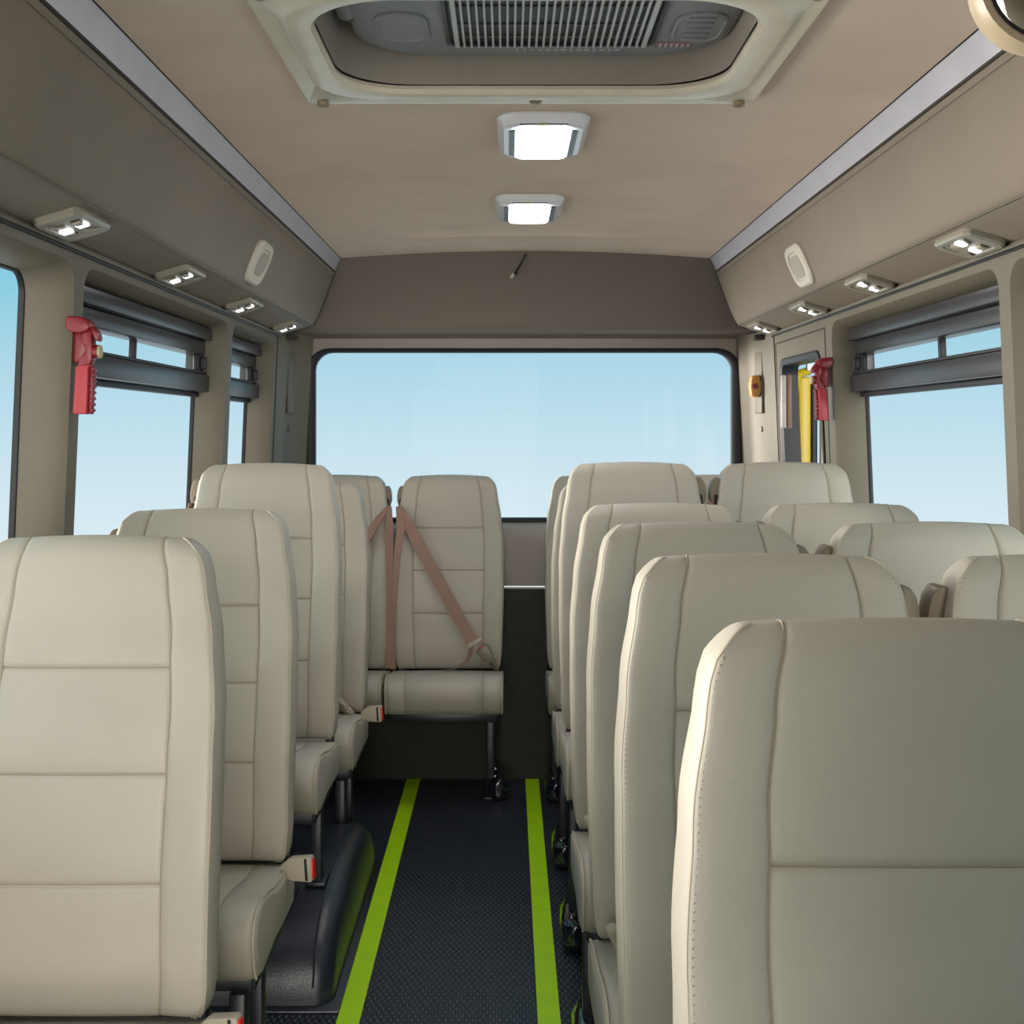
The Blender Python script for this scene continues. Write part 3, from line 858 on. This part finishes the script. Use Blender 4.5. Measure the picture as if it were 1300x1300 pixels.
# ------------------------------------------------------------------ ceiling lamps
def ceiling_lamp(x, y, label):
    z = CZ(x)-.001
    t = thing('ceiling_lamp', label, 'lamp', (x, y, z), 'lamps on the ceiling')
    def barrel(hw, hl, zz, bul, r=.04):
        return [Vector((px, py + bul*(1-(px/hw)**2)*(1 if py > 0 else -1), zz)) for (px, py) in rr(0, 0, hw, hl, r, 6)]
    bm = bmesh.new()
    loops_into(bm, [barrel(hw, hl, zz, bl) for hw, hl, zz, bl in ((.106, .178, 0, .016), (.108, .180, -.005, .016), (.106, .178, -.010, .016), (.096, .170, -.026, .014), (.092, .164, -.029, .012), (.086, .156, -.029, .01))], True, True)
    finish(bm, 'lamp_housing', M['lampshell'], t, angle=30)
    bm = bmesh.new()
    loops_into(bm, [barrel(hw, hl, zz, bl, .012) for hw, hl, zz, bl in ((.062, .158, -.026, .010), (.062, .157, -.032, .010), (.057, .150, -.035, .010))], True, True)
    finish(bm, 'lens', M['lens'], t)
    for s in (-1, 1):
        bm = bmesh.new(); extrude_into(bm, [(s*.066, -.13), (s*.080, -.12), (s*.080, .13), (s*.066, .15)], 'z', -.031, -.026)
        finish(bm, 'side_insert', M['slider'], t)
    box('switch_slot', (0, -.176, -.0275), (.11, .006, .004), M['slider'], t, .001)
    box('switch', (-.004, -.178, -.0275), (.018, .006, .006), M['cap_yellow'], t, .001)
    return t
ceiling_lamp(.084, 3.045, 'lit white ceiling lamp nearer the air conditioning hatch, larger in view')
ceiling_lamp(.070, 4.035, 'lit white ceiling lamp nearer the rear window, smaller in view')

# ------------------------------------------------------------------ reading lamps and speakers on the lockers
th = math.atan2(.035, .115)
def reading_lamp(s, y, label, gname):
    t = thing('reading_lamp', label, 'lamp', (XC+s*.9215, y, 1.8285), gname)
    t.rotation_euler = (0, s*th, 0)
    # local +x*s is outward, local -z faces down
    def shape(hw, hl, bul, z):
        pts = []
        for px, py in rr(0, 0, hw, hl, .012, 4):
            pts.append(Vector((px, py + bul*(1-(px/hw)**2)*(1 if py > 0 else -1), z)))
        return pts
    bm = bmesh.new(); loops_into(bm, [shape(.048, .092, .022, .004), shape(.048, .092, .022, -.008), shape(.044, .087, .020, -.013), shape(.036, .070, .012, -.013), shape(.034, .066, .012, -.010)], True, True)
    finish(bm, 'panel', M['reading'], t, angle=25)
    for q in (-1, 1):
        box('led', (q*.019, q*s*.008, -.0125), (.022, .028, .006), M['led'], t, .002)
        bm = bmesh.new(); tube_into(bm, [(q*.020-.012, q*.045-.012, -.012), (q*.020, q*.045-.002, -.014), (q*.020+.012, q*.045+.012, -.012)], .003, 6)
        finish(bm, 'ridge', M['reading'], t)
        box('switch', (-q*.018, q*.030, -.012), (.016, .024, .008), M['buckle'], t, .003)
        box('switch_shadow', (-q*.018, q*.046, -.0105), (.018, .006, .003), M['groove'], t, .001)
ords = ['nearest the camera', 'second from the camera', 'third from the camera', 'last before the rear window']
for k, y in enumerate((2.46, 3.27, 4.06, 4.86)): reading_lamp(-1, y, 'twin-LED reading lamp under the left locker, ' + ords[k], 'reading lamps under the lockers')
for k, y in enumerate((2.71, 3.46, 4.16, 4.90)): reading_lamp(1, y, 'twin-LED reading lamp under the right locker, ' + ords[k], 'reading lamps under the lockers')
for s, side, y in ((-1, 'left', 3.78), (1, 'right', 3.84)):
    t = thing('speaker', 'small pale oval loudspeaker on the face of the %s overhead locker' % side, 'speaker', (XC+s*.824, y, 1.928))
    ang = math.atan2(.082, .188)
    t.rotation_euler = (0, -s*ang, 0)   # local z runs up the face
    def lp(hl, hz, x): return [Vector((-s*x, py, pz)) for py, pz in rr(0, 0, hl, hz, .045, 6)]
    bm = bmesh.new(); loops_into(bm, [lp(.100, .066, -.012), lp(.100, .066, .010), lp(.094, .060, .016), lp(.074, .046, .017), lp(.071, .044, .012), lp(.064, .038, .012), lp(.060, .035, .015)], True, True)
    finish(bm, 'speaker_rim', M['speaker'], t, angle=25)
    bm = bmesh.new(); loops_into(bm, [lp(.058, .034, .010), lp(.058, .034, .0165), lp(.05, .028, .018)], True, True)
    finish(bm, 'grille', mat('speaker_grille', (.45, .42, .36), .7, bump=1., scale=900) if s < 0 else bpy.data.materials['speaker_grille'], t)

# ------------------------------------------------------------------ air conditioning hatch in the ceiling
hx, hy = .050, 2.335
t = thing('hatch_frame', 'glossy beige moulded frame around the ceiling air conditioning opening', 'hatch frame', (hx, hy, 2.14))
bm = bmesh.new(); lp = []
for hw, hh, r, z in ((.475, .362, .03, .004), (.475, .362, .03, -.008), (.471, .358, .03, -.012), (.440, .322, .11, -.012), (.436, .318, .14, -.019), (.430, .312, .15, -.021), (.392, .284, .15, -.016), (.386, .278, .15, -.008), (.388, .280, .15, .0)):
    lp.append([Vector((x, y, z - (x/.5)**2*.010)) for x, y in rr(0, 0, hw, hh, r, 10)])
loops_into(bm, lp); finish(bm, 'moulding', M['frame_beige'], t, angle=35)
for (x, y) in ((-.445, -.330), (.445, -.330), (-.440, .336), (.440, .336), (.01, .343), (.01, -.343)):
    bm = bmesh.new(); z = -.014-(x/.5)**2*.01
    cyl_into(bm, (x, y, z), (x, y, z-.008), .013, 14); cyl_into(bm, (x, y, z-.006), (x, y, z-.011), .008, 10)
    finish(bm, 'bolt', M['bolt'], t)
bm = bmesh.new(); lp = []
for z in (.0, .27): lp.append([Vector((x, y, z)) for x, y in rr(0, 0, .388, .280, .15, 10)])
loops_into(bm, lp, False, True); finish(bm, 'recess', M['recess'], t, angle=35)
ac = thing('air_conditioner', 'grey air conditioning unit with slatted grille set in the ceiling opening', 'air conditioner', (hx, hy, 2.196))
bm = bmesh.new(); lp = []
bx, by = .018, -.006
for hw, hh, z in ((.372, .274, .15), (.372, .274, .02), (.366, .268, .002), (.350, .252, -.006)):
    lp.append([Vector((bx+x, by+y, z)) for x, y in rr(0, 0, hw, hh, .15, 8)])
loops_into(bm, lp, True, True); finish(bm, 'body', M['grey_plastic'], ac, angle=35)
gx0, gx1, gy0, gy1 = -.170, .240, -.215, .165
def GP(hw, hh, z, r=.02): return [Vector(((gx0+gx1)/2+x, (gy0+gy1)/2+y, z)) for x, y in rr(0, 0, hw, hh, r, 5)]
HWg, HHg = (gx1-gx0)/2, (gy1-gy0)/2
bm = bmesh.new(); loops_into(bm, [GP(HWg, HHg, -.004), GP(HWg, HHg, -.012), GP(HWg-.008, HHg-.008, -.014), GP(HWg-.012, HHg-.012, -.008)], True, True)
finish(bm, 'grille_frame', M['frame_metal'], ac)
n = 27
for k in range(n):
    x = gx0+.022+(gx1-gx0-.044)*k/(n-1)
    box('slat', (x, (gy0+gy1)/2, -.014), (.0042 if 0 < k < n-1 else .009, gy1-gy0-.030, .012), M['slat'], ac, .001)
bm = bmesh.new()
for yy in (-.16, -.06, .04, .11): box_into(bm, ((gx0+gx1)/2, yy, -.0095), (gx1-gx0-.03, .003, .003))
finish(bm, 'cross_wires', M['grey_plastic'], ac)
for sx in (-.250, .315):
    bm = bmesh.new()
    loops_into(bm, [[Vector((sx+x, .06+y, z)) for x, y in rr(0, 0, a, b_, a*.95, 8)] for a, b_, z in ((.050, .085, -.005), (.050, .085, -.010), (.044, .078, -.012), (.042, .075, -.009))], True, True)
    if sx > 0:
        for k in range(5): box_into(bm, (sx-.002, .0+k*.030, -.011), (.05, .007, .006), .002)
    finish(bm, 'side_vent', M['grey_plastic'], ac)
# faint lettering and a red sticker on the unit
bm = bmesh.new()
xx = -.03
for k, (wd, ht) in enumerate(((.004, .016), (.004, .013), (.006, .004), (.008, .004), (.010, .006), (.008, .005), (.009, .006), (.004, .015), (.010, .004), (.010, .008), (.005, .013), (.010, .006), (.004, .012), (.012, .005))):
    box_into(bm, (xx, .205, -.0065), (wd, ht, .002)); xx += .0155
finish(bm, 'faint_lettering', M['mark'], ac)
bm = bmesh.new(); box_into(bm, (.282, .170, -.0065), (.074, .034, .002)); finish(bm, 'red_sticker', M['label_red'], ac)
bm = bmesh.new()
for k in range(6): box_into(bm, (.254+k*.011, .170, -.008), (.005, .020, .002))
finish(bm, 'sticker_print', M['mark'], ac)
pp = thing('pipe_stub', 'short grey pipe end at the left inside the ceiling opening', 'pipe', (-.300, 2.28, 2.20))
tube('pipe', [(0, -.10, .02), (0, .06, .0)], .018, M['grey_plastic'], pp, 12); tube('nozzle', [(0, .055, .0), (.002, .085, -.004)], .009, M['slider'], pp, 10)

# black strap hanging at the ceiling and header joint
o = thing('cord_hook', 'short black cord with a pale knob hanging at the ceiling rear seam', 'cord', (.076, 5.05, 2.13))
tube('cord', [(0, 0, .004), (-.018, .02, -.030), (-.038, .035, -.062), (-.044, .04, -.075)], [.003, .0035, .005, .009], M['black'], o)
tube('knob', [(-.050, .038, -.070), (-.062, .042, -.088)], [.006, .008], M['speaker'], o)
# small pale clips on the ceiling
for px, py, lab in ((-.06, 2.98, 'left of the larger lamp'), (.36, 2.98, 'right of the larger lamp')):
    pass

# orange marker lamp on the right rear pillar
o = thing('marker_lamp', 'small orange marker lamp on the pillar right of the rear window', 'lamp', (1.010, 5.135, 1.605))
bm = bmesh.new(); extrude_into(bm, [(-.018, -.042), (-.024, 0), (-.018, .042), (.012, .046), (.022, .02), (.022, -.022), (.012, -.046)], 'y', -.02, .03, .008, 2); finish(bm, 'lamp_body', M['orange'], o)
bm = bmesh.new(); cyl_into(bm, (-.004, -.026, .0), (-.004, -.016, .0), .012, 12); finish(bm, 'red_lens', M['darkred'], o)

# emergency hammers
def hammer(s, x0, y, z0, label):
    t = thing('emergency_hammer', label, 'hammer', (x0, y, z0), 'red emergency hammers on the window pillars')
    k = .000193
    def Q(p): return (-s*(p[0]-230)*k, (650-p[1])*k)
    def P_(pts): return [Q(p) for p in pts]
    bm = bmesh.new(); extrude_into(bm, P_([(130, 260), (130, 600), (215, 605), (245, 560), (290, 480), (290, 260)]), 'y', -.008, .030, .006); finish(bm, 'bracket', M['hammer'], t)
    bm = bmesh.new(); extrude_into(bm, P_([(98, 130), (120, 100), (290, 110), (345, 165), (365, 215), (340, 260), (250, 285), (140, 270), (98, 215)]), 'y', -.030, .020, .011, 3); finish(bm, 'hammer_head', M['hammer'], t)
    bm = bmesh.new(); extrude_into(bm, P_([(365, 195), (425, 265), (445, 350), (415, 375), (370, 300), (335, 250)]), 'y', -.018, .012, .004); finish(bm, 'spike_guard', M['hammer'], t)
    bm = bmesh.new(); extrude_into(bm, P_([(265, 260), (370, 250), (375, 560), (340, 640), (205, 650), (250, 540), (300, 500), (300, 420), (270, 400)]), 'y', -.022, .010, .005); finish(bm, 'neck', M['hammer'], t)
    a = Q((370, 478)); b_ = Q((450, 478))
    bm = bmesh.new(); cyl_into(bm, (a[0], -.006, a[1]), ((a[0]*.35+b_[0]*.65), -.006, a[1]), .0145, 16); finish(bm, 'knob', M['hammer'], t)
    bm = bmesh.new(); cyl_into(bm, ((a[0]*.35+b_[0]*.65), -.006, a[1]), (b_[0], -.006, b_[1]), .0135, 16); finish(bm, 'knob_cap', M['cap_yellow'], t)
    bm = bmesh.new(); extrude_into(bm, P_([(205, 640), (345, 620), (325, 1160), (180, 1160), (172, 1130)]), 'y', -.026, .008, .010, 3); finish(bm, 'handle', M['hammer_light'], t)
    bm = bmesh.new()
    extrude_into(bm, P_([(330, 640), (385, 640), (360, 1160), (320, 1160)]), 'y', -.016, .004, .003)
    for q in range(8):
        c = Q((375-q*2.6, 670+q*64)); box_into(bm, (c[0], -.008, c[1]), (.009, .022, .006), .002)
    finish(bm, 'grip_ribs', M['hammer'], t)
hammer(-1, -.898+.002, 2.655, 1.555, 'red emergency hammer on the left pillar beside the sliding window')
hammer(1, 1.032, 4.115, 1.555, 'red emergency hammer on the right pillar beside the yellow-lined window')

# mirror at the top right corner
t = thing('interior_mirror', 'beige framed rounded mirror hanging at the top right corner', 'mirror', (.575, 1.30, 1.885))
def mp(hw, hh, y, r=.085): return [Vector((x, y, z)) for x, z in rr(0, 0, hw, hh, r, 10)]
bm = bmesh.new(); loops_into(bm, [mp(.090, .070, .03), mp(.097, .077, .010), mp(.099, .079, -.004), mp(.094, .074, -.014), mp(.088, .068, -.014), mp(.083, .063, -.008)], True, False)
finish(bm, 'mirror_frame', M['mirror_frame'], t, angle=50)
bm = bmesh.new(); loops_into(bm, [mp(.084, .064, -.0085), mp(.079, .059, -.0085)]); finish(bm, 'gasket', M['black'], t)
bm = bmesh.new(); loops_into(bm, [mp(.080, .060, -.006), mp(.078, .058, -.0078), mp(.05, .035, -.010, .035), mp(.01, .008, -.011, .008)], False, True); finish(bm, 'glass', M['mirror'], t, angle=80)
tube('arm', [(.03, .02, .06), (.05, .03, .14), (.06, .03, .225)], .010, M['mirror_frame'], t)
